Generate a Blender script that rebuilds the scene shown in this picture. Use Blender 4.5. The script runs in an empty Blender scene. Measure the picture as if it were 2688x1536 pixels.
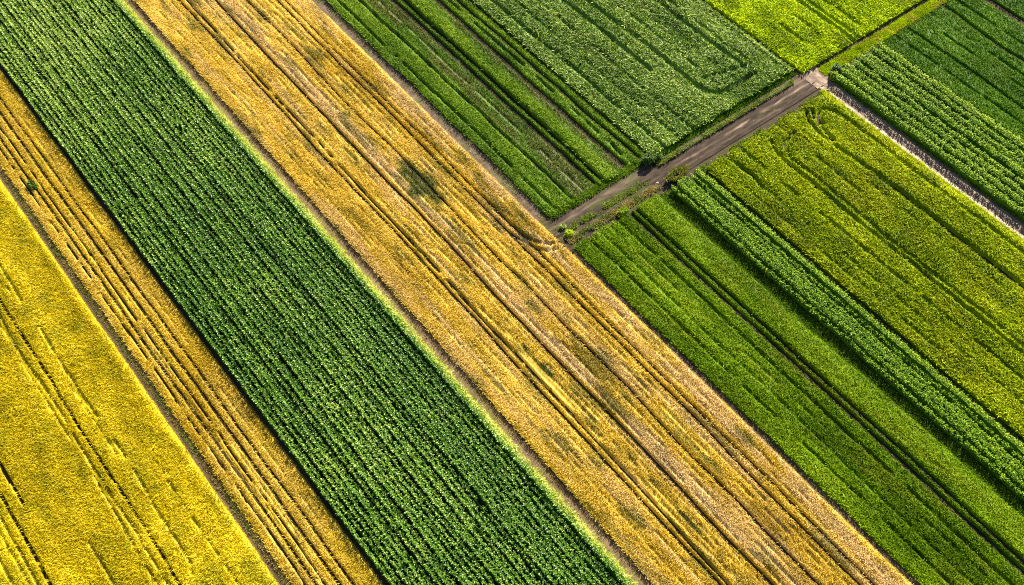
import bpy, math
import numpy as np
from mathutils import Vector

# ---------------------------------------------------------------- frame of the land
# All crops here are drilled along one direction.  (u, v) are metres across and
# along the drill rows; ROT turns them into the world's x, y.
ROT = math.radians(37.9)
CR, SR = math.cos(ROT), math.sin(ROT)
rng = np.random.default_rng(11)
C = bpy.context.scene.collection
sc = bpy.context.scene


def to_world(u, v):
    return (u * CR - v * SR, u * SR + v * CR)


def to_uv(x, y):
    return (x * CR + y * SR, -x * SR + y * CR)


# ground seen by the photograph (trapezoid in world x, y), used to limit how far crops are grown
VIEW = [(-74.7, 133.0), (74.7, 133.0), (51.3, 44.0), (-51.3, 44.0)]


def grown(margin):
    (a, b, c, d) = VIEW
    m = margin
    return np.array([to_uv(*p) for p in ((a[0] - 1.4 * m, a[1] + m), (b[0] + 1.4 * m, b[1] + m),
                                         (c[0] + 1.4 * m, c[1] - m), (d[0] - 1.4 * m, d[1] - m))])


def inside(poly, u, v):
    ok = np.ones(len(u), bool)
    n = len(poly)
    cu, cv = poly.mean(0)
    for i in range(n):
        (x0, y0), (x1, y1) = poly[i], poly[(i + 1) % n]
        s = (x1 - x0) * (v - y0) - (y1 - y0) * (u - x0)
        sc_ = (x1 - x0) * (cv - y0) - (y1 - y0) * (cu - x0)
        ok &= (s * sc_ >= 0)
    return ok


def vspan(poly, u):
    vs = []
    n = len(poly)
    for i in range(n):
        (x0, y0), (x1, y1) = poly[i], poly[(i + 1) % n]
        if (x0 - u) * (x1 - u) <= 0 and x0 != x1:
            t = (u - x0) / (x1 - x0)
            vs.append(y0 + t * (y1 - y0))
    return (min(vs), max(vs)) if len(vs) >= 2 else None


PB = grown(6)      # single blades up to here
PU = grown(16)     # the closed canopy goes on to here


# ---------------------------------------------------------------- noise
def _hash(ix, iy, seed):
    h = (ix.astype(np.int64) * 374761393 + iy.astype(np.int64) * 668265263 + seed * 974634777) & 0xFFFFFFFF
    h = ((h ^ (h >> 13)) * 1274126177) & 0xFFFFFFFF
    h = h ^ (h >> 16)
    return (h & 0xFFFF) / 65535.0


def noise(x, y, seed=0):
    x = np.asarray(x, float); y = np.asarray(y, float)
    x, y = np.broadcast_arrays(x, y)
    ix = np.floor(x); iy = np.floor(y)
    fx = x - ix; fy = y - iy
    fx = fx * fx * (3 - 2 * fx); fy = fy * fy * (3 - 2 * fy)
    a = _hash(ix, iy, seed); b = _hash(ix + 1, iy, seed)
    c = _hash(ix, iy + 1, seed); d = _hash(ix + 1, iy + 1, seed)
    return (a + (b - a) * fx) * (1 - fy) + (c + (d - c) * fx) * fy


def fbm(x, y, seed=0, n=3):
    s = 0; a = 1; t = 0
    for i in range(n):
        s = s + a * noise(x * 2 ** i, y * 2 ** i, seed + 17 * i); t += a; a *= .5
    return s / t


def sstep(a, b, x):
    t = np.clip((x - a) / (b - a), 0, 1)
    return t * t * (3 - 2 * t)


# ---------------------------------------------------------------- meshes
class Geo:
    """collects vertices, faces and per-vertex float attributes of ONE mesh"""

    def __init__(self):
        self.V = []; self.F = []; self.T = []; self.D = []; self.W = []; self.n = 0

    def add(self, V, faces, tint, dry=0., weed=0.):
        V = np.asarray(V, float)
        k = len(V)
        for f in faces:
            self.F.append(np.asarray(f, np.int64) + self.n)
        self.V.append(V)
        for L, a in ((self.T, tint), (self.D, dry), (self.W, weed)):
            L.append(np.broadcast_to(np.asarray(a, float), (k,)))
        self.n += k

    def build(self, name, mat, origin, parent=None, smooth=True):
        V = np.concatenate(self.V)
        V = V - np.array([origin[0], origin[1], 0.])
        me = bpy.data.meshes.new(name)
        me.vertices.add(len(V))
        me.vertices.foreach_set('co', V.astype(np.float32).ravel())
        loops = np.concatenate([f.ravel() for f in self.F]).astype(np.int32)
        cnt = np.concatenate([np.full(len(f), f.shape[1]) for f in self.F])
        start = np.concatenate(([0], np.cumsum(cnt)[:-1])).astype(np.int32)
        me.loops.add(len(loops)); me.loops.foreach_set('vertex_index', loops)
        me.polygons.add(len(cnt)); me.polygons.foreach_set('loop_start', start)
        me.update(calc_edges=True)
        for nm, L in (('tint', self.T), ('dry', self.D), ('weed', self.W)):
            at = me.attributes.new(nm, 'FLOAT', 'POINT')
            at.data.foreach_set('value', np.clip(np.concatenate(L), 0, 1).astype(np.float32))
        me.materials.append(mat)
        o = bpy.data.objects.new(name, me)
        C.objects.link(o)
        if parent is not None:
            o.parent = parent
        else:
            x, y = to_world(*origin)
            o.location = (x, y, 0); o.rotation_euler = (0, 0, ROT)
        return o


def tag(o, label=None, cat=None, group=None, kind=None):
    if label: o['label'] = label
    if cat: o['category'] = cat
    if group: o['group'] = group
    if kind: o['kind'] = kind
    return o


def thing(name, label, cat, origin, group=None):
    o = bpy.data.objects.new(name, None)
    o.empty_display_size = .5
    x, y = to_world(*origin)
    o.location = (x, y, 0); o.rotation_euler = (0, 0, ROT)
    C.objects.link(o)
    return tag(o, label, cat, group, 'thing')


def grid_faces(nu, nv):
    i, j = np.meshgrid(np.arange(nu - 1), np.arange(nv - 1), indexing='ij')
    a = (i * nv + j).ravel()
    return np.stack([a, a + nv, a + nv + 1, a + 1], 1)


def strips(g, base, az, lens, tilts, widths, tint, dry=0., weed=0., tipw=0.):
    """curved leaf strips.  base (N,3); lens/tilts lists per segment of (N,); widths list len(seg) (N,) at the
    start of each segment (the tip closes to a point)"""
    N = len(base)
    d = np.stack([np.cos(az), np.sin(az), np.zeros(N)], 1)
    p = np.stack([-np.sin(az), np.cos(az), np.zeros(N)], 1)
    z = np.array([0, 0, 1.])
    pts = [np.asarray(base, float)]
    for L, t in zip(lens, tilts):
        pts.append(pts[-1] + d * (L * np.sin(t))[:, None] + z * (L * np.cos(t))[:, None])
    ns = len(lens)
    vs = []
    for k in range(ns):
        w = (widths[k] * .5)[:, None]
        vs += [pts[k] - p * w, pts[k] + p * w]
    vs.append(pts[-1])
    m = 2 * ns + 1
    V = np.stack(vs, 1).reshape(-1, 3)
    o = (np.arange(N) * m)[:, None]
    faces = [np.concatenate([o + 2 * k, o + 2 * k + 1, o + 2 * k + 3, o + 2 * k + 2], 1) for k in range(ns - 1)]
    faces.append(np.concatenate([o + 2 * ns - 2, o + 2 * ns - 1, o + 2 * ns], 1))
    rep = lambda a: np.repeat(np.broadcast_to(np.asarray(a, float), (N,)), m)
    g.add(V, faces, rep(tint), rep(dry), rep(weed))


# ---------------------------------------------------------------- materials
def newmat(name):
    m = bpy.data.materials.new(name); m.use_nodes = True
    nt = m.node_tree; nt.nodes.clear()
    return m, nt, nt.nodes, nt.links


def attr(N, name):
    a = N.new('ShaderNodeAttribute'); a.attribute_name = name; a.attribute_type = 'GEOMETRY'
    return a.outputs['Fac']


def mixc(N, L, fac, a, b, mode='MIX'):
    m = N.new('ShaderNodeMix'); m.data_type = 'RGBA'; m.blend_type = mode
    for s, v in ((m.inputs[0], fac), (m.inputs[6], a), (m.inputs[7], b)):
        if isinstance(v, (int, float)): s.default_value = v
        elif isinstance(v, tuple): s.default_value = (*v, 1)
        else: L.new(v, s)
    return m.outputs[2]


def ramp(N, L, fac, stops):
    r = N.new('ShaderNodeValToRGB'); e = r.color_ramp.elements
    while len(e) < len(stops): e.new(.5)
    for k, (p, c) in enumerate(stops):
        e[k].position = p; e[k].color = (*c, 1)
    L.new(fac, r.inputs[0])
    return r.outputs[0]


def ntex(N, L, scale, stretch=(1, 1, 1), detail=3):
    tc = N.new('ShaderNodeTexCoord'); mp = N.new('ShaderNodeMapping')
    mp.inputs['Scale'].default_value = stretch
    L.new(tc.outputs['Object'], mp.inputs[0])
    t = N.new('ShaderNodeTexNoise'); t.inputs['Scale'].default_value = scale; t.inputs['Detail'].default_value = detail
    L.new(mp.outputs[0], t.inputs['Vector'])
    return t.outputs['Fac']


def leafmat(name, cols, dry=(.42, .27, .10), weed=(.05, .11, .012), trans=.35, rough=.5, spec=.25, tmul=(1.15, 1.08, .35)):
    m, nt, N, L = newmat(name)
    c = ramp(N, L, attr(N, 'tint'), [(k / (len(cols) - 1), q) for k, q in enumerate(cols)])
    c = mixc(N, L, attr(N, 'dry'), c, dry)
    c = mixc(N, L, attr(N, 'weed'), c, weed)
    var = ramp(N, L, ntex(N, L, .9, (1, .35, 1)), [(.25, (.82, .82, .82)), (.75, (1.14, 1.14, 1.14))])
    c = mixc(N, L, 1., c, var, 'MULTIPLY')
    b = N.new('ShaderNodeBsdfPrincipled')
    L.new(c, b.inputs['Base Color']); b.inputs['Roughness'].default_value = rough
    b.inputs['Specular IOR Level'].default_value = spec
    t = N.new('ShaderNodeBsdfTranslucent')
    L.new(mixc(N, L, 1., c, tmul, 'MULTIPLY'), t.inputs[0])
    mx = N.new('ShaderNodeMixShader'); mx.inputs[0].default_value = trans
    L.new(b.outputs[0], mx.inputs[1]); L.new(t.outputs[0], mx.inputs[2])
    out = N.new('ShaderNodeOutputMaterial'); L.new(mx.outputs[0], out.inputs[0])
    return m


def soilmat(name, cols, grass=(.07, .10, .02), streak=(1, 1, 1), bump=.5):
    m, nt, N, L = newmat(name)
    tint = attr(N, 'tint')
    n1 = ntex(N, L, 2.2, streak, 6)
    add = N.new('ShaderNodeMath'); add.operation = 'MULTIPLY_ADD'
    L.new(n1, add.inputs[0]); add.inputs[1].default_value = .7
    sub = N.new('ShaderNodeMath'); sub.operation = 'SUBTRACT'; L.new(tint, sub.inputs[0]); sub.inputs[1].default_value = .35
    L.new(sub.outputs[0], add.inputs[2])
    c = ramp(N, L, add.outputs[0], [(k / (len(cols) - 1), q) for k, q in enumerate(cols)])
    c = mixc(N, L, attr(N, 'weed'), c, grass)
    b = N.new('ShaderNodeBsdfPrincipled'); L.new(c, b.inputs['Base Color'])
    b.inputs['Roughness'].default_value = .9; b.inputs['Specular IOR Level'].default_value = .15
    bp = N.new('ShaderNodeBump'); bp.inputs['Strength'].default_value = bump; bp.inputs['Distance'].default_value = .05
    L.new(ntex(N, L, 9, (1, 1, 1), 5), bp.inputs['Height']); L.new(bp.outputs[0], b.inputs['Normal'])
    out = N.new('ShaderNodeOutputMaterial'); L.new(b.outputs[0], out.inputs[0])
    return m


M = {
    'yellow': leafmat('ripening_yellow_crop', [(.30, .24, .003), (.48, .385, .004), (.60, .49, .006), (.80, .68, .04)], weed=(.24, .25, .006), trans=.3, spec=.1),
    'gold': leafmat('golden_barley', [(.28, .18, .01), (.47, .33, .018), (.58, .42, .03), (.78, .62, .12)], dry=(.52, .38, .10), weed=(.22, .21, .012), trans=.28, spec=.1),
    'wheat': leafmat('golden_wheat', [(.30, .19, .015), (.53, .37, .032), (.68, .50, .065), (.88, .70, .24)], dry=(.58, .42, .19), weed=(.085, .095, .012), trans=.28, spec=.12),
    'corn': leafmat('maize_leaf', [(.025, .085, .004), (.06, .165, .007), (.135, .27, .013), (.38, .50, .09)], trans=.28, rough=.38, spec=.35),
    'lime': leafmat('lime_verge_grass', [(.20, .30, .02), (.36, .48, .05), (.54, .62, .14), (.74, .76, .36)], trans=.4),
    'green': leafmat('young_cereal_green', [(.05, .105, .001), (.105, .20, .002), (.18, .30, .004), (.32, .43, .02)], dry=(.20, .21, .012), trans=.35, spec=.05),
    'deep': leafmat('deep_green_cereal', [(.025, .08, .002), (.055, .155, .003), (.10, .22, .005), (.20, .34, .02)], dry=(.12, .17, .01), trans=.33, spec=.06),
    'stripe': leafmat('striped_green_crop', [(.035, .08, .003), (.075, .16, .005), (.14, .26, .008), (.27, .39, .03)], dry=(.11, .12, .025), trans=.35, spec=.1),
    'sage': leafmat('pale_barley_green', [(.05, .11, .010), (.115, .22, .022), (.21, .335, .045), (.46, .56, .16)], dry=(.22, .27, .05), trans=.3, spec=.25),
    'olive': leafmat('olive_green_cereal', [(.10, .16, .001), (.20, .28, .002), (.31, .39, .004), (.50, .55, .015)], dry=(.28, .28, .006), trans=.35, spec=.06),
    'meadow': leafmat('bright_yellow_green_crop', [(.17, .26, .001), (.34, .48, .002), (.48, .60, .004), (.66, .72, .02)], trans=.38, spec=.06),
    'bushy': leafmat('bushy_row_crop', [(.03, .085, .002), (.08, .18, .003), (.18, .32, .006), (.36, .48, .03)], trans=.36, rough=.5, spec=.1),
    'dryverge': leafmat('dry_verge_grass', [(.16, .12, .03), (.28, .22, .06), (.40, .32, .12), (.58, .48, .26)], weed=(.10, .18, .02), trans=.25),
    'verge': leafmat('rough_verge_grass', [(.05, .11, .01), (.11, .19, .012), (.20, .28, .02), (.36, .40, .06)], trans=.33),
    'hedge': leafmat('dark_bush_leaf', [(.014, .04, .004), (.03, .08, .006), (.06, .13, .010), (.16, .25, .03)], trans=.25, spec=.1),
    'stem': soilmat('woody_stem', [(.06, .045, .03), (.12, .09, .05)]),
    'soil': soilmat('bare_dark_soil', [(.022, .015, .010), (.05, .035, .024), (.11, .08, .055)], grass=(.07, .09, .012)),
    'path': soilmat('sandy_field_path', [(.04, .026, .013), (.085, .056, .03), (.17, .115, .065), (.34, .25, .16)], grass=(.14, .12, .02), streak=(1, .25, 1)),
    'road': soilmat('compacted_dirt', [(.055, .04, .03), (.12, .085, .065), (.27, .20, .155), (.58, .46, .36)], streak=(1.2, .3, 1), bump=.8),
    'track': soilmat('dark_earth_track', [(.022, .015, .011), (.058, .04, .03), (.14, .10, .075), (.40, .31, .23)], streak=(.3, 1.2, 1), bump=.9),
    'straw': soilmat('flattened_straw', [(.10, .065, .02), (.24, .16, .05), (.42, .30, .12)], streak=(1, .3, 1)),
    'stone': soilmat('pale_field_stone', [(.30, .24, .17), (.42, .35, .26), (.55, .47, .36)]),
}


# ---------------------------------------------------------------- crops
class Track:
    def __init__(s, u, w=.4, depth=1., v0=-1e9, v1=1e9, wig=.12, broken=0., split=False, seed=1):
        s.__dict__.update(u=u, w=w * 1.25, depth=depth, v0=v0, v1=v1, wig=wig, broken=broken, split=split, seed=seed)

    def at(s, v):
        return s.u + s.wig * 2 * (fbm(np.asarray(v) / 9., np.zeros_like(v), s.seed + 300, 3) - .5)

    def mask(s, u, v):
        d = np.abs(u - s.at(v)) + .07 * (fbm(u / .45, v / .7, s.seed + 5, 2) - .5)
        w = s.w * (.7 + .6 * fbm(v / 1.6, 0 * v, s.seed + 9, 2))
        m = sstep(w * .62, w * .45, d)
        m = m * sstep(s.v0 - .4, s.v0 + .4, v) * sstep(s.v1 + .4, s.v1 - .4, v)
        if s.broken:
            m = m * sstep(s.broken - .05, s.broken + .05, fbm(v / 2.6, 0 * v + s.u, s.seed + 31, 4))
        return m * s.depth


class Curve:
    split = False

    def __init__(s, pts, w=.4, depth=1., seed=3):
        s.pts = np.array(pts, float); s.w = w * 1.2; s.depth = depth; s.seed = seed

    def mask(s, u, v):
        lo = s.pts.min(0) - 2; hi = s.pts.max(0) + 2
        near = (u > lo[0]) & (u < hi[0]) & (v > lo[1]) & (v < hi[1])
        out = np.zeros(len(u))
        if near.any():
            uu, vv = u[near], v[near]
            d = np.full(len(uu), 9.)
            for a, b in zip(s.pts[:-1], s.pts[1:]):
                ab = b - a
                t = np.clip(((uu - a[0]) * ab[0] + (vv - a[1]) * ab[1]) / (ab @ ab), 0, 1)
                d = np.minimum(d, np.hypot(uu - a[0] - t * ab[0], vv - a[1] - t * ab[1]))
            d = d + .12 * (noise(uu / .4, vv / .4, s.seed) - .5)
            out[near] = sstep(s.w * .62, s.w * .42, d) * s.depth
        return out


def smooth_curve(pts, n=8):
    p = np.array(pts, float); out = []
    for i in range(len(p) - 1):
        a, b, c, d = p[max(i - 1, 0)], p[i], p[i + 1], p[min(i + 2, len(p) - 1)]
        for k in range(n):
            t = k / n
            out.append(.5 * ((2 * b) + (-a + c) * t + (2 * a - 5 * b + 4 * c - d) * t * t + (-a + 3 * b - 3 * c + d) * t ** 3))
    out.append(p[-1])
    return out


def wig(u0, amp, seed):
    return lambda v: u0 + amp * 2 * (fbm(np.asarray(v, float) / 5., np.zeros_like(np.asarray(v, float)) + u0, seed, 3) - .5)


def crop_field(name, label, cat, mat, uL, uR, v0=None, v1=None, H=.8, tracks=(), dens=70, blade=(.07, 1.), wigs=(.10, .10),
               tintf=None, dryf=None, weedf=None, hf=None, tilt=(12, 46), seed=1, part='crop_band', rut='tramline', rutmat='soil',
               lowf=.66, rimw=.75, rimtint=.22, var=.17, group='crop fields', endwig=.2, drill=.10):
    """one field: an Empty whose parts are the stands of crop between its full-length wheel tracks, and the wheel tracks"""
    org = (0.5 * (uL + uR), None)
    spL, spR = vspan(PU, uL + .01), vspan(PU, uR - .01)
    lo = min(s[0] for s in (spL, spR) if s); hi = max(s[1] for s in (spL, spR) if s)
    V0 = lo if v0 is None else v0
    V1 = hi if v1 is None else v1
    vc = vspan(PB, org[0]) or (lo, hi)
    org = (org[0], .5 * (max(V0, vc[0]) + min(V1, vc[1])))
    root = thing(name, label, cat, org, group)
    fulls = sorted([t for t in tracks if t.split], key=lambda t: t.u)
    fL, fR = wig(uL, wigs[0], seed), wig(uR, wigs[1], seed + 1)
    edges = [(fL, 0)] + [(t.at, t.w * .5) for t in fulls] + [(fR, 0)]

    def vlim(u):
        w0 = V0 + (endwig * 2 * (fbm(u / 1.3, 0 * u, seed + 71) - .5) if v0 is not None else 0)
        w1 = V1 + (endwig * 2 * (fbm(u / 1.3, 0 * u, seed + 72) - .5) if v1 is not None else 0)
        return w0, w1

    def canopy(u, v):
        h = H * (.90 + .2 * fbm(u / 1.6, v / 2.6, seed + 3)) * (1 + drill * 2 * (fbm(u / .42, v / 7., seed + 4, 2) - .5))
        m = np.zeros(len(u))
        for t in tracks:
            if not t.split:
                m = np.maximum(m, t.mask(u, v))
        if hf is not None: h = h * hf(u, v)
        e = np.clip((fR(v) - u) / rimw, 0, 1)
        h = h * (.3 + .7 * np.sqrt(1 - (1 - e) ** 2))
        return h * (1 - .96 * m), m

    def attrs(u, v, m, rnd):
        t = .5 + .75 * (fbm(u / 4., v / 12., seed + 6) - .5) + .45 * (fbm(u / .9, v / 2.2, seed + 7) - .5) + rnd
        t = t + rimtint * sstep(rimw * 1.1, .1, fR(v) - u)  # sunlit rim painted in: tint rises toward the right edge
        if tintf is not None: t = t + tintf(u, v)
        d = np.zeros(len(u)) if dryf is None else dryf(u, v)
        w = np.zeros(len(u)) if weedf is None else weedf(u, v)
        return t, d, w

    for k in range(len(edges) - 1):
        (ea, wa), (eb, wb) = edges[k], edges[k + 1]
        ca, cb = float(ea(np.array([60.]))[0]) + wa, float(eb(np.array([60.]))[0]) - wb
        width = cb - ca
        um = np.array([.5 * (ca + cb)])
        sp = [vspan(PU, x) for x in (ca, cb)]
        sp = [s for s in sp if s]
        if not sp: continue
        va = max(V0, min(s[0] for s in sp)); vb = min(V1, max(s[1] for s in sp))
        if vb - va < 1: continue
        g = Geo()
        # closed canopy
        nu = max(5, int(width / .17)); nv = max(6, int((vb - va) / .3))
        s = np.concatenate(([0, .1 / width], np.linspace(.22 / width, 1 - .22 / width, nu), [1 - .1 / width, 1]))
        t = np.concatenate(([0, .1 / (vb - va)], np.linspace(.3 / (vb - va), 1 - .3 / (vb - va), nv), [1 - .1 / (vb - va), 1]))
        S, T = [a.ravel() for a in np.meshgrid(s, t, indexing='ij')]
        ub = ca + S * width
        w0, w1 = vlim(ub)
        w0 = np.maximum(w0, va) if v0 is None else w0
        w1 = np.minimum(w1, vb) if v1 is None else w1
        if v0 is not None and va > V0 + .01: w0 = va
        if v1 is not None and vb < V1 - .01: w1 = vb
        vv = w0 + T * (w1 - w0)
        uu = ea(vv) + wa + S * (eb(vv) - wb - ea(vv) - wa)
        h, m = canopy(uu, vv)
        rim = np.minimum(np.minimum(S, 1 - S) * width, np.minimum(T, 1 - T) * (vb - va))
        z = h * lowf * (.85 + .5 * (noise(uu / .25, vv / .35, seed + 12) - .5))
        z = np.where(rim < .01, .01, np.where(rim < .15, z * .8, z)) + .006
        z = np.where(m > .62, -.07, z)          # bare soil shows where the wheels went
        ta, da, wa_ = attrs(uu, vv, m, .2 * (noise(uu / .2, vv / .3, seed + 13) - .5) - .12)
        g.add(np.stack([uu, vv, z], 1), [grid_faces(len(s), len(t))], ta, da, wa_)
        # single blades
        n = int(1.5 * dens * (width + .2) * (vb - va))
        S = rng.random(n) * (1 + .2 / width) - .1 / width; T = rng.random(n)
        ub = ca + np.clip(S, 0, 1) * width
        w0, w1 = vlim(ub)
        if v0 is None or va > V0 + .01: w0 = va
        if v1 is None or vb < V1 - .01: w1 = vb
        vv = w0 - .1 + T * (w1 - w0 + .2)
        uu = ea(vv) + wa + S * (eb(vv) - wb - ea(vv) - wa)
        ok = inside(PB, uu, vv)
        uu, vv = uu[ok], vv[ok]
        h, m = canopy(uu, vv)
        ok = rng.random(len(uu)) > m * 1.15
        uu, vv, h, m = uu[ok], vv[ok], h[ok], m[ok]
        if len(uu):
            n = len(uu)
            tl = np.radians(rng.uniform(tilt[0], tilt[1], n) * np.where(rng.random(n) < .2, .4, 1))
            bd = np.radians(rng.uniform(5, 45, n))
            z0 = h * lowf * .7
            rise = (h * rng.uniform(.82, 1.18, n) - z0)
            ln = rise / (.58 * np.cos(tl) + .42 * np.cos(np.minimum(tl + bd, 1.35)))
            ln = np.minimum(ln, h * 1.25)
            # the stand leans and swirls in drifts
            sw = 6.3 * fbm(uu / 1.2, vv / 1.5, seed + 21, 2)
            az = np.where(rng.random(n) < .2, sw + rng.normal(0, .7, n), rng.random(n) * 6.283)
            wd = .8 * blade[0] * rng.uniform(.6, 1.4, n)
            # nothing hangs over the wheel tracks
            tu = uu + ln * np.sin(tl + .3 * bd) * np.cos(az); tv = vv + ln * np.sin(tl + .3 * bd) * np.sin(az)
            mt = np.zeros(n)
            for t in tracks: mt = np.maximum(mt, t.mask(tu, tv))
            keep = mt < .45
            uu, vv, h, m, tl, bd, z0, ln, az, wd = [q[keep] for q in (uu, vv, h, m, tl, bd, z0, ln, az, wd)]
            n = len(uu)
            ta, da, wa_ = attrs(uu, vv, m, rng.normal(0, var, n))
            strips(g, np.stack([uu, vv, z0], 1), az, [ln * .58, ln * .42], [tl, np.minimum(tl + bd, 1.9)], [wd * .7, wd], ta, da, wa_)
        g.build(part, M[mat], org, root)
    # wheel tracks between the bands: strips of flattened crop and soil
    for t in fulls:
        sp = vspan(PU, t.u)
        if not sp: continue
        va, vb = max(V0 + .1, sp[0]), min(V1 - .1, sp[1])
        ruts(root, org, rut, rutmat, t.at, t.w + .3, va, vb, seed)
    return root


def ruts(root, org, name, mat, at, w, va, vb, seed, tint=.22):
    g = Geo()
    vv = np.arange(va, vb, .35)
    s = np.linspace(-.5, .5, 6)
    S, V = [a.ravel() for a in np.meshgrid(s, vv, indexing='ij')]
    u = at(V) + S * w
    z = .012 + .02 * noise(u / .2, V / .3, seed)
    z = np.where(np.abs(S) > .45, .004, z)
    g.add(np.stack([u, V, z], 1), [grid_faces(6, len(vv))], tint + .6 * (fbm(u / .5, V / 2, seed + 2) - .5),
          0, .5 * sstep(.5, .75, fbm(u / .6, V / 1.5, seed + 8)))
    g.build(name, M[mat], org, root)


def maize_row(g, u0f, v0, v1, H, seed, gap=.16, leaves=8, lw=.095, ll=.5, tintf=None, hump=.55, gapf=None, spread=.04):
    vv = np.arange(v0, v1, gap); vv = vv + rng.normal(0, .08, len(vv))
    vb = vv
    # low closed part of the row
    t = np.arange(v0, v1, .3)
    s = np.linspace(-1, 1, 7)
    S, V = [a.ravel() for a in np.meshgrid(s, t, indexing='ij')]
    hw = .17
    U = u0f(V) + S * hw + .1 * (noise(V / .4, S * 3, seed) - .5)
    k = 1.0 if gapf is None else gapf(U, V)
    z = np.maximum(.008, H * hump * np.sqrt(np.clip(1 - S * S, 0, 1)) * (.75 + .5 * noise(V / .35, S * 2, seed + 2)) * k)
    g.add(np.stack([U, V, z], 1), [grid_faces(7, len(t))], .18 + .3 * noise(U / .3, V / .3, seed + 3))
    u = u0f(vv) + rng.normal(0, spread, len(vv))
    keep = inside(PB, u, vv) & (rng.random(len(vv)) > .03)
    if gapf is not None: keep &= rng.random(len(vv)) < gapf(u, vv)
    u, vv = u[keep], vv[keep]
    n = len(u)
    if not n: return
    ph = H * (.78 + .44 * fbm(u / 2., vv / .9, seed + 77)) * rng.uniform(.9, 1.1, n)
    a0 = rng.random(n) * 6.283
    ptint = .46 + .25 * (fbm(u / 6., vv / 9., 505) - .5) + rng.normal(0, .08, n)
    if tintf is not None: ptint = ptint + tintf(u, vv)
    for k in range(leaves):
        f = (k + .5) / leaves
        az = a0 + k * math.pi + rng.normal(0, .9, n)
        L = ll * (1 - .45 * abs(f - .55)) * rng.uniform(.8, 1.2, n) * (H / 1.7) ** .5
        t0 = np.radians(rng.uniform(22, 42, n)); t1 = t0 + np.radians(rng.uniform(25, 45, n)); t2 = t1 + np.radians(rng.uniform(25, 55, n))
        z = ph * (.35 + .5 * f)
        w = lw * rng.uniform(.8, 1.25, n)
        strips(g, np.stack([u, vv, z], 1), az, [L * .35, L * .35, L * .3], [t0, t1, t2], [w * .6, w, w * .75],
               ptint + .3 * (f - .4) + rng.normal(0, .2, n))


def row_field(name, label, cat, mat, us, H, v0=None, v1=None, wigamp=.08, seed=1, rowname='crop_row', rowvar=.0, group='crop fields', **kw):
    um = .5 * (us[0] + us[-1])
    sp = vspan(PB, um)
    a = sp[0] if v0 is None else max(v0, sp[0]); b = sp[1] if v1 is None else min(v1, sp[1])
    org = (um, .5 * (a + b))
    root = thing(name, label, cat, org, group)
    for k, u in enumerate(us):
        sp = vspan(PU, u)
        if not sp: continue
        a = sp[0] if v0 is None else max(v0, sp[0]); b = sp[1] if v1 is None else min(v1, sp[1])
        if b - a < 1: continue
        g = Geo()
        Hk = H * (1 + rowvar * (_hash(np.array([k]), np.array([seed]), 5)[0] - .6))
        maize_row(g, wig(u, wigamp, seed + k * 3), a + rng.random() * .3, b - rng.random() * .3, Hk, seed + 11 * k, **kw)
        g.build(rowname, M[mat], org, root)
    return root


def stand(name, label, cat, mat, n, box, H, seed, kind='stuff', blade=.05, tintf=None, dryf=None, weedf=None, densf=None, hf=None,
          tilt=(10, 55), group=None, base=0., z0f=None):
    """loose grass of a verge: one object"""
    u0, u1, v0, v1 = box
    poly = PB
    u = rng.uniform(u0, u1, n); v = rng.uniform(v0, v1, n)
    ok = inside(poly, u, v)
    if densf is not None: ok &= rng.random(n) < densf(u, v)
    u, v = u[ok], v[ok]; n = len(u)
    g = Geo()
    h = H * rng.uniform(.6, 1.3, n) * (.6 + .8 * fbm(u / .7, v / .7, seed + 2))
    if hf is not None: h = h * hf(u, v)
    tl = np.radians(rng.uniform(tilt[0], tilt[1], n)); bd = np.radians(rng.uniform(5, 40, n))
    az = rng.random(n) * 6.283
    w = blade * rng.uniform(.6, 1.4, n)
    t = .5 + .6 * (fbm(u / 1.2, v / 1.6, seed + 4) - .5) + rng.normal(0, .17, n)
    if tintf is not None: t = t + tintf(u, v)
    d = 0. if dryf is None else dryf(u, v)
    wd = 0. if weedf is None else weedf(u, v)
    z0 = np.full(n, base) if z0f is None else z0f(u, v)
    strips(g, np.stack([u, v, z0], 1), az, [h * .6, h * .5], [tl, tl + bd], [w * .7, w], t, d, wd)
    o = g.build(name, M[mat], (.5 * (u0 + u1), float(np.mean(v))))
    return tag(o, label, cat, group, kind)


def sheet(name, mat, box, du, dv, zf, tintf, weedf=None, kind='structure', clip=True):
    u0, u1, v0, v1 = box
    if clip:
        sp = [vspan(PU, x) for x in (u0, u1)]
        sp = [s for s in sp if s]
        v0 = max(v0, min(s[0] for s in sp) - 4); v1 = min(v1, max(s[1] for s in sp) + 4)
    a = np.linspace(u0, u1, max(3, int((u1 - u0) / du))); b = np.linspace(v0, v1, max(3, int((v1 - v0) / dv)))
    U, V = [x.ravel() for x in np.meshgrid(a, b, indexing='ij')]
    g = Geo()
    g.add(np.stack([U, V, zf(U, V)], 1), [grid_faces(len(a), len(b))], tintf(U, V), 0, 0 if weedf is None else weedf(U, V))
    o = g.build(name, M[mat], (.5 * (u0 + u1), .5 * (v0 + v1)))
    o['kind'] = kind
    return o


exec_parts = True
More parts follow.
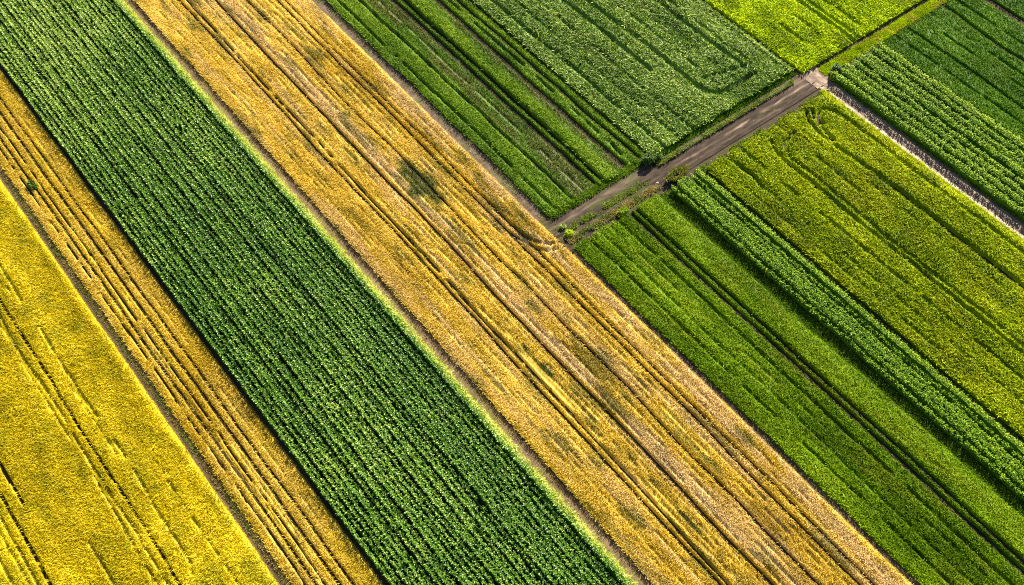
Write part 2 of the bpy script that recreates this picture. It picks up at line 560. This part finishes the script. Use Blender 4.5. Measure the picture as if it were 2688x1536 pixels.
# ---------------------------------------------------------------- ground
g = Geo()
gu = np.concatenate(([-2500, -800, -200], np.linspace(-60, 200, 105), [340, 900, 2600]))
gv = np.concatenate(([-2500, -800, -200], np.linspace(-60, 220, 113), [340, 900, 2600]))
U, V = [x.ravel() for x in np.meshgrid(gu, gv, indexing='ij')]
far = np.maximum(np.abs(U - 65), np.abs(V - 75)) > 110
near = ~inside(grown(14), U, V)
g.add(np.stack([U, V, -.03 + .02 * noise(U, V, 3)], 1), [grid_faces(len(gu), len(gv))], .45 + .5 * (fbm(U / 6, V / 6, 2) - .5),
      0, np.where(near, .9, .25 * sstep(.45, .7, fbm(U / 3, V / 3, 9))))
o = g.build('ground', M['soil'], (65., 75.)); o['kind'] = 'structure'

# ---------------------------------------------------------------- left: yellow field, golden strip, maize, big wheat field
crop_field('yellow_field', 'bright yellow crop field filling the lower left corner, with broken dark wheel marks', 'crop field', 'yellow',
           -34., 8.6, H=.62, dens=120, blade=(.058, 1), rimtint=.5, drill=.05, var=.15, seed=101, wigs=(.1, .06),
           tracks=[Track(.75, 0.24, split=True, wig=.4, seed=2), Track(-.15, 0.26, .6, wig=.35, broken=0.32, seed=3), Track(-.75, 0.21, .6, broken=0.44, wig=.3, seed=4),
                   Track(2.95, 0.25, .6, broken=0.40, wig=.3, seed=5), Track(2.35, 0.19, .6, broken=0.54, wig=.3, seed=15), Track(5.4, 0.20, .6, v0=40, v1=69, broken=0.44, seed=6),
                   Track(-4.4, 0.25, .6, v1=65, broken=0.34, seed=7), Track(-7.9, 0.29, v0=72.8, v1=95, wig=.1, seed=8),
                   Track(-9.3, 0.29, split=True, wig=.12, seed=9), Track(-10.3, 0.26, .6, broken=0.24, seed=10), Track(-11.1, 0.22, .6, broken=0.29, seed=12), Track(-12.3, 0.31, .6, broken=0.29, seed=14)],
           tintf=lambda u, v: .12 * sstep(7.4, 8.4, u), weedf=lambda u, v: .4 * sstep(.45, .75, fbm(u / 1.3, v / 2, 61)))  # right edge tinted brighter still, sun glow painted into the crop
crop_field('golden_strip', 'narrow golden cereal strip with close wheel lines, between the yellow field and the tall maize', 'crop field', 'gold',
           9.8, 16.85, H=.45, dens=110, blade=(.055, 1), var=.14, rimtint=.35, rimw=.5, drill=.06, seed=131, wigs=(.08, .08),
           tracks=[Track(11.55, 0.24, split=True, wig=.1, seed=21), Track(12.35, 0.19, .8, wig=.15, broken=.35, seed=22), Track(13.45, 0.27, split=True, wig=.1, seed=23),
                   Track(14.55, 0.22, split=True, wig=.12, seed=24), Track(10.75, 0.21, .8, broken=.4, seed=25), Track(15.4, 0.16, .5, broken=.5, seed=26),
                   Track(12.9, 0.16, .6, broken=.5, v1=95, seed=27), Track(11.95, 0.16, .6, broken=.5, v1=95, seed=28)],
           dryf=lambda u, v: .4 * sstep(.4, .75, fbm(u / 1.2, v / 6, 62)), weedf=lambda u, v: .25 * sstep(.55, .75, fbm(u / 1.1, v / 3, 63)))


def hole(u, v):
    d = np.abs(u - 30.9 - .25 * np.sin(v * .5)) < .62
    bad = d & (v > 109) & (v < 139) & (fbm(u / .9, v / 2.2, 88) > .47)
    bad |= (np.hypot((u - 29.3), (v - 43.0) * .6) < .75)
    return np.where(bad, .5, 1.)


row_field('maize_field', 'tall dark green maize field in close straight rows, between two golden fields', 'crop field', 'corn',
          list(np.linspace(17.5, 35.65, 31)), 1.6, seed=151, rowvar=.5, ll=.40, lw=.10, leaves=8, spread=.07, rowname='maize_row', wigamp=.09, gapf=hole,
          tintf=lambda u, v:   .3 * sstep(85, 145, v) - .08 * sstep(27, 32, u) - .05 + .5 * (fbm(u / 4, v / 8, 90) - .5))  # far end lightened: haze painted into the leaf colour
stand('grass_verge', 'lime green grass margin along the right edge of the maize', 'grass', 'lime', 24000, (36.0, 36.85, 10, 160), .6, 171,
      tintf=lambda u, v: .1 + .35 * sstep(36.45, 36.85, u), blade=.07)
crop_field('wheat_field', 'broad golden wheat field crossing the picture, with many wheel lines and a dark weedy patch', 'crop field', 'wheat',
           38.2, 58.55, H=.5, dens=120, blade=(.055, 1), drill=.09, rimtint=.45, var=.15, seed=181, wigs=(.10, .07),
           tracks=[Track(43.35, 0.31, split=True, wig=.22, seed=41), Track(44.15, .3, .9, wig=.2, broken=.3, seed=42), Track(45.45, .22, .55, v1=60, broken=.4, wig=.2, seed=43),
                   Track(47.4, 0.36, split=True, wig=.2, seed=44), Track(51.1, 0.29, split=True, wig=.3, seed=45), Track(54.45, 0.32, split=True, wig=.2, seed=46),
                   Track(55.45, 0.27, split=True, wig=.2, seed=47), Track(41.2, .2, .4, broken=.5, seed=48), Track(39.9, .16, .5, broken=.5, wig=.1, seed=141), Track(40.6, .14, .45, broken=.45, wig=.1, seed=142), Track(42.2, .16, .5, broken=.45, wig=.1, seed=143), Track(46.8, .16, .5, broken=.4, wig=.1, seed=144), Track(50.2, .16, .5, broken=.45, wig=.1, seed=145), Track(52.1, .14, .5, broken=.4, wig=.1, seed=146), Track(53.6, .18, .6, broken=.4, wig=.1, seed=147), Track(57.2, .16, .5, broken=.5, wig=.1, seed=148), Track(48.3, .2, .6, broken=.4, wig=.15, seed=149), Track(45.0, .16, .5, broken=.45, wig=.1, seed=150), Track(49.4, .24, .5, broken=.5, seed=49), Track(52.8, .26, .5, broken=.5, seed=50),
                   Track(56.3, .22, .4, broken=.5, seed=51), Track(46.2, .22, .5, broken=.5, seed=52), Track(44.8, .26, .6, v1=64, broken=.45, seed=53),
                   Curve(smooth_curve([(55.3, 74.5), (55.5, 71.7), (55.9, 68.2), (57.3, 66.2), (58.6, 65.6)]), .3, .8), Curve(smooth_curve([(54.6, 70.6), (55.9, 66.1), (58.5, 64.8)]), .3, .7)],
           tintf=lambda u, v: .2 * sstep(60, 135, v) - .06,  # paler with distance, the hazy brightness put into the wheat colour
           dryf=lambda u, v: np.maximum(.95 * sstep(1.6, .5, np.abs(u - 48.6)) * sstep(.32, .6, fbm(u / .9, v / 9, 65)),
                                        np.maximum(.9 * sstep(55.9, 56.6, u) * sstep(.38, .62, fbm(u / .8, v / 6, 66)), .6 * sstep(.5, .72, fbm(u / 1.1, v / 12, 67)))),
           weedf=lambda u, v: np.maximum(1. * sstep(1.1, .3, np.hypot((u - 50.5) / 2.5, (v - 83.8) / 5.6) + 1.1 * (fbm(u / 1.1, v / 1.6, 68) - .5)),
                                         np.maximum(.6 * sstep(.56, .8, fbm(u / 1., v / 4., 69)), 1. * sstep(.6, .1, np.abs(u - 45.6) + .5 * (fbm(u / .5, v / .8, 96) - .5)) * sstep(62, 56, v) * sstep(.42, .62, fbm(u / .7, v / 2, 70)))),
           hf=lambda u, v: 1 - .3 * sstep(1., .4, np.hypot((u - 50.5) / 2.3, (v - 83.8) / 5.5)))

# ---------------------------------------------------------------- above the farm track
crop_field('striped_green_field', 'mid green crop with dark stripes and one bright ridge, above the farm track', 'crop field', 'stripe',
           60.1, 76.55, v0=69.6, H=.55, dens=80, blade=(.07, 1), seed=211, wigs=(.25, .1), endwig=.35,
           tracks=[Track(61.4, .3, .7, wig=.2, broken=.35, seed=61), Track(64.0, .34, .9, wig=.5, seed=62), Track(67.95, .5, split=True, wig=.2, seed=63), Track(69.05, .5, split=True, wig=.2, seed=64),
                   Track(72.9, .55, split=True, wig=.15, seed=65), Track(75.2, .45, split=True, wig=.3, seed=66), Track(74.2, .3, .7, broken=.4, wig=.3, seed=67), Track(66.2, .3, .6, broken=.4, seed=68)],
           tintf=lambda u, v: .28 * sstep(69.2, 69.6, u) * sstep(71.3, 70.8, u) + .10 * sstep(64.2, 63.6, u) - .14 * sstep(64.2, 65, u) * sstep(68.4, 67.8, u) - .1 * sstep(71.2, 71.6, u) * sstep(73, 72.6, u),
           dryf=lambda u, v: .75 * sstep(64, 65, u) * sstep(68.2, 67.5, u) * sstep(.35, .6, fbm(u / .8, v / 4, 71)) + .7 * sstep(71.2, 71.6, u) * sstep(73., 72.6, u) * sstep(.4, .6, fbm(u / .6, v / 3, 72)),
           hf=lambda u, v: 1 + .5 * sstep(69.1, 69.5, u) * sstep(71.6, 71., u) - .3 * sstep(64.2, 65, u) * sstep(68.4, 67.8, u) - .35 * sstep(71.4, 71.7, u) * sstep(73, 72.6, u))
crop_field('pale_barley_field', 'pale grey-green barley field whose near corner touches the path crossing', 'crop field', 'sage',
           76.95, 103.1, v0=69.3, H=.85, dens=48, blade=(.13, 1), var=.27, seed=241, endwig=.12,
           tracks=[Track(79.2, .34, .9, wig=.25, broken=.3, seed=71), Track(87.3, .42, v0=81, wig=.15, seed=72), Curve(smooth_curve([(90.2, 150), (90.0, 98), (90.2, 90), (90.4, 83), (90.3, 76.2), (90.5, 73.8), (91.3, 72.5), (92.8, 71.9), (95, 71.9), (98, 72.0)]), .5, 1.),
                   Track(98.0, .42, v0=73.4, wig=.5, seed=74), Curve([(99.1, 73.7), (95.5, 74.5), (92., 75.6)], .36, .9), Track(81.6, .26, .6, broken=.42, seed=75), Track(84.2, .26, .6, broken=.42, seed=76),
                   Track(92.8, .28, .6, broken=.5, v0=76, seed=77), Track(95.4, .28, .6, broken=.5, v0=76, seed=78), Track(99.3, .3, .7, broken=.4, v0=74, seed=79)],
           dryf=lambda u, v: .2 * sstep(.55, .8, fbm(u / 3, v / 5, 73)), hf=lambda u, v: 1 - .3 * sstep(101.3, 101.8, u) * sstep(102.7, 102.3, u))
crop_field('bright_meadow_field', 'luminous yellow-green crop field at the top edge, beyond the path crossing', 'crop field', 'meadow',
           103.75, 178., v0=68.1, H=.7, dens=48, blade=(.13, 1), var=.24, seed=271, endwig=.12,
           tracks=[Track(114.1, .45, v0=68, wig=.2, seed=81), Track(115.2, .4, .9, v0=68, broken=.35, wig=.3, seed=82), Track(117.4, .4, .8, v0=70, broken=.45, wig=.6, seed=83), Track(108.4, .35, .6, broken=.5, seed=84), Track(111.4, .35, .6, broken=.5, seed=85)],
           weedf=lambda u, v: .45 * sstep(.5, .75, fbm(u / 2.2, v / 4, 74)))

# ---------------------------------------------------------------- right: beyond the sandy path
row_field('bushy_crop_strip', 'strip of tall bushy green rows on the far side of the sandy path', 'crop field', 'bushy',
          list(np.linspace(106.3, 115.6, 8)), 1.65, v1=65.3, seed=301, wigamp=.16, gap=.13, leaves=8, lw=.13, ll=.42, hump=.4, spread=.1, rowvar=.35,
          tintf=lambda u, v: .2 * sstep(115, 115.6, u) + .05)  # outer right row tinted lighter to paint its sunlit edge
crop_field('dark_green_field', 'deep green cereal field at the right edge, behind the bushy rows', 'crop field', 'deep',
           117.1, 135.7, v1=65.5, H=.5, dens=70, blade=(.08, 1), seed=331, endwig=.25,
           tracks=[Track(122.2, .4, split=True, wig=.25, seed=91), Track(129.6, .5, split=True, wig=.8, seed=92), Track(119.6, .28, .7, broken=.4, seed=93), Track(125.2, .3, .7, broken=.4, seed=94), Track(127.3, .3, .7, broken=.4, seed=95), Track(132.5, .3, .7, broken=.4, seed=96)],
           dryf=lambda u, v: .2 * sstep(.5, .75, fbm(u / 2, v / 5, 75)))
crop_field('corner_green_field', 'sliver of green field in the upper right corner, past a dark furrow', 'crop field', 'deep',
           136.9, 190., v1=63.5, H=.5, dens=60, blade=(.08, 1), seed=341, tracks=[Track(141., .4, .8, broken=.4, seed=97)])

# ---------------------------------------------------------------- below the farm track
crop_field('lower_green_field', 'fresh green cereal field below the farm track, with two deep dark wheel lines', 'crop field', 'green',
           59.3, 73.3, v1=63.95, H=.6, dens=80, blade=(.07, 1), seed=361, wigs=(.12, .3), endwig=.22,
           tracks=[Track(68.25, .52, split=True, wig=.12, seed=101), Track(69.3, .44, split=True, wig=.12, seed=102), Track(61.6, .22, .7, broken=.3, wig=.2, seed=103), Track(63.4, .2, .6, broken=.35, wig=.2, seed=104),
                   Track(66.3, .26, .7, broken=.3, wig=.2, seed=105), Track(64.9, .2, .5, broken=.45, seed=106)],
           tintf=lambda u, v: -.1 + .5 * (fbm(u / 1.4, v / 14, 91) - .5) + .3 * sstep(69.4, 70.2, u) * sstep(73.2, 72.2, u) + .05, dryf=lambda u, v: .3 * sstep(.5, .8, fbm(u / 1.5, v / 7, 76)),
           hf=lambda u, v: 1 - .25 * sstep(71.5, 73, u))
row_field('hedge_like_crop_strip', 'narrow raised strip of bushy dark rows between the fresh green and the olive field', 'crop field', 'bushy',
          list(np.linspace(75.0, 79.3, 6)), 1.45, v1=63.6, seed=391, wigamp=.14, gap=.14, leaves=8, lw=.12, ll=.36, hump=.36, spread=.09, rowvar=.5,
          tintf=lambda u, v: .2 * sstep(78.6, 79.3, u) - .02)  # lit right-hand row painted by a lighter leaf tint
crop_field('olive_field', 'large olive-green cereal field with looping wheel marks, left of the sandy path', 'crop field', 'olive',
           80.95, 103.25, v1=63.35, H=.72, dens=55, blade=(.11, 1), var=.22, seed=421, endwig=.15,
           tracks=[Track(89.8, .4, split=False, v1=58, wig=.2, seed=111), Track(90.75, .3, .9, v1=57.5, wig=.25, broken=.25, seed=112),
                   Curve(smooth_curve([(98.6, 62.6), (97.4, 60.7), (97.0, 56.4), (97.2, 52.2), (97.5, 47.5)]), .4, 1.),
                   Track(97.45, .62, v1=49, wig=.15, seed=113), Track(101.8, .34, v1=57.5, wig=.2, seed=114),
                   Curve(smooth_curve([(99.4, 62.2), (98.4, 60.8), (97.9, 58.6), (97.6, 56.7)]), .34, .95),
                   Curve(smooth_curve([(98.6, 59.6), (99.0, 60.8), (100.2, 61.6), (101.2, 61.0), (101.7, 59.2), (101.8, 56.)]), .42, 1.),
                   Curve(smooth_curve([(90.75, 57.5), (91.3, 59.2), (92.3, 60.2), (94.5, 60.8)]), .34, .95), Curve(smooth_curve([(89.8, 58), (90.2, 60.2), (91, 61.6)]), .34, .8),
                   Track(84.4, .26, .6, broken=.42, seed=115), Track(86.9, .28, .7, broken=.4, seed=116), Track(93.6, .26, .6, broken=.5, seed=117), Track(82.6, .24, .5, broken=.45, seed=118), Track(95.5, .24, .5, broken=.5, seed=119),
                   Curve([(84.5, 61.5), (84.9, 58.8), (84.2, 56.5)], .4, .7)],
           tintf=lambda u, v: .14 * sstep(99.2, 102.5, u), weedf=lambda u, v: .5 * sstep(.55, .8, fbm(u / 2., v / 4, 77)), dryf=lambda u, v: .35 * sstep(.5, .75, fbm(u / 1.6, v / 6, 78)))

# ---------------------------------------------------------------- bare strips, paths and tracks
flat = lambda U, V: .012 + .03 * fbm(U / .35, V / .5, 5)
sheet('field_path', 'path', (8.3, 10.45, 20, 170), .15, .4, lambda U, V: .01 + .03 * fbm(U / .3, V / .6, 6) + .06 * sstep(.4, .1, np.abs(U - 9.5)),
      lambda U, V: .25 + .4 * (fbm(U / .4, V / 3, 4) - .5), lambda U, V: .6 * sstep(.5, .2, np.abs(U - 9.45)) * sstep(.3, .6, fbm(U / .5, V / 2, 41)))
sheet('field_margin', 'path', (36.7, 38.5, -5, 170), .15, .4, flat, lambda U, V: .5 + .5 * (fbm(U / .4, V / 3, 7) - .5), lambda U, V: .5 * sstep(.5, .7, fbm(U / .5, V / 3, 42)))
sheet('gravel_margin', 'track', (58.3, 60.3, -10, 170), .15, .4, flat, lambda U, V: .5 + .5 * (fbm(U / .3, V / .8, 8) - .5), lambda U, V: .5 * sstep(.55, .7, fbm(U / .5, V / 2, 43)))
sheet('furrow', 'soil', (79.6, 81.1, -10, 63.5), .15, .4, flat, lambda U, V: .35 + .3 * (fbm(U / .4, V / 2, 9) - .5), lambda U, V: .6 * sstep(.45, .65, fbm(U / .5, V / 2, 44)))
sheet('furrow', 'soil', (115.9, 117.3, 10, 65.6), .15, .4, flat, lambda U, V: .35 + .3 * (fbm(U / .4, V / 2, 10) - .5), lambda U, V: .6 * sstep(.45, .65, fbm(U / .5, V / 2, 45)))
sheet('sandy_path', 'road', (103.45, 106.1, 0, 66.4), .1, .35,
      lambda U, V: .01 + .025 * fbm(U / .25, V / .8, 12) - .04 * sstep(.4, .1, np.abs(U - 104.15)) - .04 * sstep(.4, .1, np.abs(U - 105.3)) + .05,
      lambda U, V: .42 + .4 * sstep(.4, .2, np.abs(U - 103.95)) + .1 * sstep(.4, .1, np.abs(U - 105.3)) + .35 * (fbm(U / .35, V / 3, 13) - .5),  # pale left wheel line, with its strip of sunlight painted into the dirt
      lambda U, V: .5 * sstep(105.6, 106, U) * sstep(.4, .6, fbm(U / .4, V / 1.2, 46)))


def track_z(U, V):
    z = .03 + .07 * fbm(U / .7, V / .22, 14) + .04 * noise(U / .2, V / .12, 19)
    z += .22 * sstep(.5, .1, np.abs(V - 67.75)) * sstep(75.5, 77, U) * sstep(102, 100, U)          # the grassed ridge
    z -= .05 * (sstep(.35, .1, np.abs(V - 66.3)) + sstep(.35, .1, np.abs(V - 65.05)))               # wheel ruts
    z -= .3 * sstep(.5, .15, np.abs(V - 64.25)) * sstep(78, 80, U)                                   # ditch by the olive field
    z += .12 * sstep(.4, .1, np.abs(V - 66.65)) * sstep(75, 74, U)
    z -= .12 * sstep(.5, .1, np.abs(V - 68.8)) * sstep(76, 77, U)
    return z


sheet('farm_track', 'track', (58.6, 104.2, 63.4, 69.9), .3, .09, track_z,
      lambda U, V: .17 + .5 * sstep(.3, .06, np.abs(V - 66.3 - .35 * (fbm(U / 5, 0 * U, 92) - .5))) * sstep(76, 80, U) * sstep(.2, .55, fbm(U / 2.2, V / .3, 93)) + .22 * sstep(.2, .08, np.abs(V - 65.35)) * sstep(76, 80, U) + .55 * (fbm(U / 2.2, V / .35, 15) - .5)
      + .22 * sstep(75, 73, U) * sstep(.8, .3, np.abs(V - 68.2)) + .3 * sstep(98, 102, U) * sstep(1.3, .5, np.abs(V - 67.3)) - .15 * sstep(76, 78, U) * sstep(65, 64.4, V),
      lambda U, V: .8 * sstep(.35, .15, np.abs(V - 67.75)) * sstep(76, 77, U) * sstep(102, 100, U) * sstep(.3, .5, fbm(U / 1.5, V / .4, 47)) + .4 * sstep(75, 73, U) * sstep(.5, .7, fbm(U / 2, V / .5, 48)), clip=False)
sheet('path_crossing', 'road', (103.2, 106.2, 64.8, 68.2), .12, .12, lambda U, V: .085 + .02 * fbm(U / .3, V / .3, 16),
      lambda U, V: .55 + .5 * (fbm(U / .6, V / .6, 17) - .5), clip=False)
sheet('ditch', 'soil', (105.8, 172., 67.3, 68.35), .3, .1, lambda U, V: .03 - .05 * sstep(.45, .1, np.abs(V - 67.85)), lambda U, V: .3 + .3 * (fbm(U / 1, V / .3, 18) - .5),
      lambda U, V: .6 * sstep(.4, .6, fbm(U / 1.2, V / .3, 49)), clip=False)

# ---------------------------------------------------------------- verges
stand('dry_grass', 'thin dry grass down the middle of the brown path beside the yellow field', 'grass', 'dryverge', 30000, (8.9, 10.0, 25, 165), .26, 501, tintf=lambda u, v: -.3 + 0 * u,
      weedf=lambda u, v: .7 * sstep(.4, .65, fbm(u / .6, v / 2.5, 51)), densf=lambda u, v: sstep(.42, .25, np.abs(u - 9.45)))
stand('dry_grass', 'sparse bleached grass on the bare margin between the lime verge and the wheat', 'grass', 'dryverge', 9000, (36.8, 38.6, 0, 160), .22, 502,
      weedf=lambda u, v: .5 * sstep(.5, .7, fbm(u / .6, v / 2.5, 52)), densf=lambda u, v: sstep(.35, .65, fbm(u / .5, v / 2, 53)))
stand('dry_grass', 'low weeds on the grey margin along the right edge of the wheat', 'grass', 'verge', 9000, (58.9, 60.2, -5, 150), .2, 503,
      dryf=lambda u, v: .6 * sstep(.4, .65, fbm(u / .6, v / 2.5, 54)), densf=lambda u, v: sstep(.4, .62, fbm(u / .5, v / 1.8, 55)))
stand('grass_verge', 'dark low weeds in the shade left of the raised bushy strip', 'grass', 'stripe', 26000, (72.9, 74.9, -5, 63.8), .3, 504, tintf=lambda u, v: -.1 + 0 * u)
stand('grass_verge', 'low weeds in the dark furrow between the raised bushy strip and the olive field', 'grass', 'stripe', 7000, (79.9, 80.9, -5, 63.4), .2, 505, tintf=lambda u, v: -.05 + 0 * u)
stand('grass_verge', 'thin yellow-green grass ridge running along the upper side of the farm track', 'grass', 'verge', 5200, (76.5, 101.5, 67.45, 68.05), .3, 506, base=.2,
      tintf=lambda u, v: .12 + 0 * u, densf=lambda u, v: sstep(.28, .5, fbm(u / 2.2, v / .6, 56)))
stand('grass_verge', 'tufty green strip down the middle of the lower farm track', 'grass', 'verge', 5200, (61.0, 73.8, 66.2, 67.0), .34, 507,
      densf=lambda u, v: sstep(.38, .58, fbm(u / 1.6, v / .5, 57)))
stand('dry_grass', 'pale dry grass bank between the lower farm track and the fresh green field', 'grass', 'dryverge', 7500, (59.4, 74.2, 64.55, 65.5), .42, 508,
      weedf=lambda u, v: .8 * sstep(.42, .62, fbm(u / 1.1, v / .5, 58)), densf=lambda u, v: sstep(.3, .5, fbm(u / 1.3, v / .6, 59)))
stand('grass_verge', 'yellow-green grass bank between the ditch and the bushy rows', 'grass', 'meadow', 26000, (105.9, 150., 65.75, 67.4), .34, 509,
      tintf=lambda u, v: -.15 + .2 * (fbm(u / 3, v / .6, 60) - .5), dryf=lambda u, v: .5 * sstep(.5, .72, fbm(u / 1.5, v / .5, 79)) * sstep(108, 112, u))
stand('grass_verge', 'sunlit yellow-green grass edge between the olive field and the sandy path', 'grass', 'meadow', 9000, (103.1, 103.75, 5, 64.2), .35, 510)
stand('grass_verge', 'dark green weeds at the foot of the bushy rows beside the sandy path', 'grass', 'stripe', 7500, (105.75, 106.6, 5, 65.2), .35, 511)
stand('grass_verge', 'rank green grass along the lower end of the striped field beside the farm track', 'grass', 'stripe', 5200, (60.2, 77.0, 69.0, 69.9), .5, 512, tintf=lambda u, v: .05 + 0 * u)

# ---------------------------------------------------------------- single bushes, weeds and stones
def shrub(name, label, cat, mat, u, v, ru, rv, h, n, seed, leaf=.22, lw=.1, stems=7, group=None, up=False, tint=0., tipdry=0., base=0.):
    root = thing(name, label, cat, (u, v), group)
    k = np.arange(n)
    th = rng.random(n) * 6.283; q = np.sqrt(rng.random(n)); f = rng.random(n) ** .7
    lump = .7 + .6 * fbm(np.cos(th) * 1.6 + f * 2, np.sin(th) * 1.6 + 4, seed, 2)
    prof = np.sin(np.clip(.15 + .85 * f, 0, 1) * math.pi * .93) ** .6 if not up else .55 + .45 * f
    r_ = q ** .5 * prof * lump
    uu = u + ru * r_ * np.cos(th); vv = v + rv * r_ * np.sin(th); zz = base + h * f * (.85 + .3 * lump) * (.95 if not up else .35)
    g = Geo()
    tl = np.radians(rng.uniform(20, 100, n)) if not up else np.radians(rng.uniform(3, 32, n))
    L = leaf * rng.uniform(.6, 1.4, n) if not up else h * rng.uniform(.4, .75, n)
    w = lw * rng.uniform(.6, 1.3, n)
    strips(g, np.stack([uu, vv, zz], 1), th + rng.normal(0, .8, n), [L * .55, L * .45], [tl, tl + .5], [w * .6, w],
           .42 + tint + .3 * (f - .5) + rng.normal(0, .18, n), tipdry * (rng.random(n) < .5) * rng.random(n))
    g.build('foliage', M[mat], (u, v), root)
    for s_ in range(stems):
        gs = Geo(); a = rng.random() * 6.283; rr = .25 * rng.random()
        b0 = np.array([u + rr * ru * math.cos(a), v + rr * rv * math.sin(a), base])
        b1 = b0 + np.array([ru * .5 * math.cos(a), rv * .5 * math.sin(a), h * .75])
        ring = []
        for t_, rad in ((0, .022), (.5, .016), (1, .006)):
            c = b0 + (b1 - b0) * t_ + np.array([0, 0, .06 * math.sin(t_ * 3)])
            ring += [c + np.array([rad * math.cos(x), rad * math.sin(x), 0]) for x in np.linspace(0, 2 * math.pi, 6)[:-1]]
        fc = [[i * 5 + j, i * 5 + (j + 1) % 5, (i + 1) * 5 + (j + 1) % 5, (i + 1) * 5 + j] for i in range(2) for j in range(5)]
        gs.add(np.array(ring), [np.array(fc)], .5)
        gs.build('stem', M['stem'], (u, v), root)
    return root


def stone(label, u, v, r_, seed):
    g = Geo()
    a = np.linspace(0, 2 * math.pi, 13)[:-1]; ph = np.linspace(0, math.pi / 2, 5)
    A, B = np.meshgrid(a, ph, indexing='ij'); A = A.ravel(); B = B.ravel()
    k = r_ * (.75 + .5 * noise(np.cos(A) * 1.5 + 5, np.sin(A) * 1.5 + B, seed))
    P_ = np.stack([u + k * np.cos(A) * np.cos(B), v + .7 * k * np.sin(A) * np.cos(B), .03 + .7 * k * np.sin(B)], 1)
    fc = [[i * 5 + j, ((i + 1) % 12) * 5 + j, ((i + 1) % 12) * 5 + j + 1, i * 5 + j + 1] for i in range(12) for j in range(4)]
    g.add(P_, [np.array(fc)], .5)
    return tag(g.build('stone', M['stone'], (u, v)), label, 'stone')


shrub('reed_clump', 'tall dark reed clump with straw tips at the head of the raised bushy strip', 'reeds', 'verge', 77.2, 64.75, 1.9, .75, 1.15, 900, 601, lw=.07, up=True, tipdry=.9, tint=-.1)
shrub('bush', 'dark rounded bush at the striped field corner where the farm track narrows', 'bush', 'hedge', 75.9, 68.9, 1.0, .7, 1.25, 1100, 602)
shrub('bush', 'low blue-green bush overhanging the end of the grass ridge on the farm track', 'bush', 'hedge', 77.3, 68.6, .7, .5, .8, 600, 603, tint=.05)
shrub('bush', 'dark bush at the corner of the bushy rows, by the path crossing', 'bush', 'hedge', 107.3, 65.4, .75, .65, 1.35, 900, 604)
shrub('bush', 'small bright bush with yellow tips at the near corner of the bushy rows', 'bush', 'meadow', 106.2, 64.7, .5, .5, .7, 350, 605, tint=-.1)
shrub('weed_clump', 'yellow-green weed clump at the wheat corner where the farm track ends', 'weeds', 'meadow', 60.2, 65.9, .55, .4, .55, 350, 606, tint=-.1, stems=4)
shrub('weed_clump', 'small pale green weed tuft alone on the grey track end beside the wheat', 'weeds', 'verge', 60.3, 67.2, .4, .3, .45, 220, 607, tint=.15, stems=3)
shrub('weed_clump', 'leafy green weed clump above the two dark wheel lines of the fresh green field', 'weeds', 'green', 67.7, 64.5, .9, .35, .6, 420, 608, tint=.15, stems=4)
shrub('weed_clump', 'dark weed spot alone in the golden strip', 'weeds', 'hedge', 11.4, 113.6, .45, .8, .8, 400, 609, stems=4)
stand('dry_grass', 'scattered grass tufts along the dark lower edge of the upper farm track', 'grass', 'verge', 3000, (79.5, 103, 63.6, 64.2), .3, 513, densf=lambda u, v: sstep(.45, .6, fbm(u / 1.2, v / .5, 94)))
stand('grass_verge', 'dark rough grass along the foot of the pale barley above the farm track', 'grass', 'deep', 6000, (77, 103, 68.5, 69.4), .35, 514)
stand('dry_grass', 'thin worn grass between the wheel ruts of the upper farm track', 'grass', 'dryverge', 2600, (78, 102, 65.5, 66.), .16, 515, densf=lambda u, v: sstep(.45, .65, fbm(u / 1.5, v / .4, 95)), weedf=lambda u, v: .6 + 0 * u)
stone('pale stone beside the reed clump on the farm track', 74.4, 65.5, .28, 5)

# ---------------------------------------------------------------- light, sky, camera
AZ, EL = math.radians(22), math.radians(33)
w = bpy.data.worlds.new('World'); sc.world = w; w.use_nodes = True
nt = w.node_tree
sky = nt.nodes.new('ShaderNodeTexSky'); sky.sky_type = 'NISHITA'; sky.sun_disc = False
sky.sun_elevation = EL; sky.sun_rotation = AZ
nt.links.new(sky.outputs[0], nt.nodes['Background'].inputs[0]); nt.nodes['Background'].inputs[1].default_value = .05
sd = bpy.data.lights.new('sun', 'SUN'); sd.energy = 5.; sd.angle = math.radians(.5); sd.color = (1, .90, .72)
so = bpy.data.objects.new('sun', sd); C.objects.link(so)
so.rotation_euler = Vector((math.sin(AZ) * math.cos(EL), math.cos(AZ) * math.cos(EL), math.sin(EL))).to_track_quat('Z', 'Y').to_euler()
so.location = (0, 60, 150)
cd = bpy.data.cameras.new('camera'); cam = bpy.data.objects.new('camera', cd); C.objects.link(cam)
cd.sensor_width = 36; cd.sensor_fit = 'HORIZONTAL'; cd.lens = 36 * 3011 / 2688
cd.clip_end = 9000; cd.clip_start = .5
cam.location = (0, 0, 110); cam.rotation_euler = (math.radians(90 - 53.9), 0, 0)
sc.camera = cam
sc.view_settings.view_transform = 'Standard'; sc.view_settings.look = 'None'
sc.view_settings.exposure = 1.7; sc.view_settings.gamma = 1
sc.cycles.use_denoising = False
sc.cycles.filter_width = 1.0
sc.cycles.max_bounces = 5; sc.cycles.diffuse_bounces = 3; sc.cycles.transmission_bounces = 3
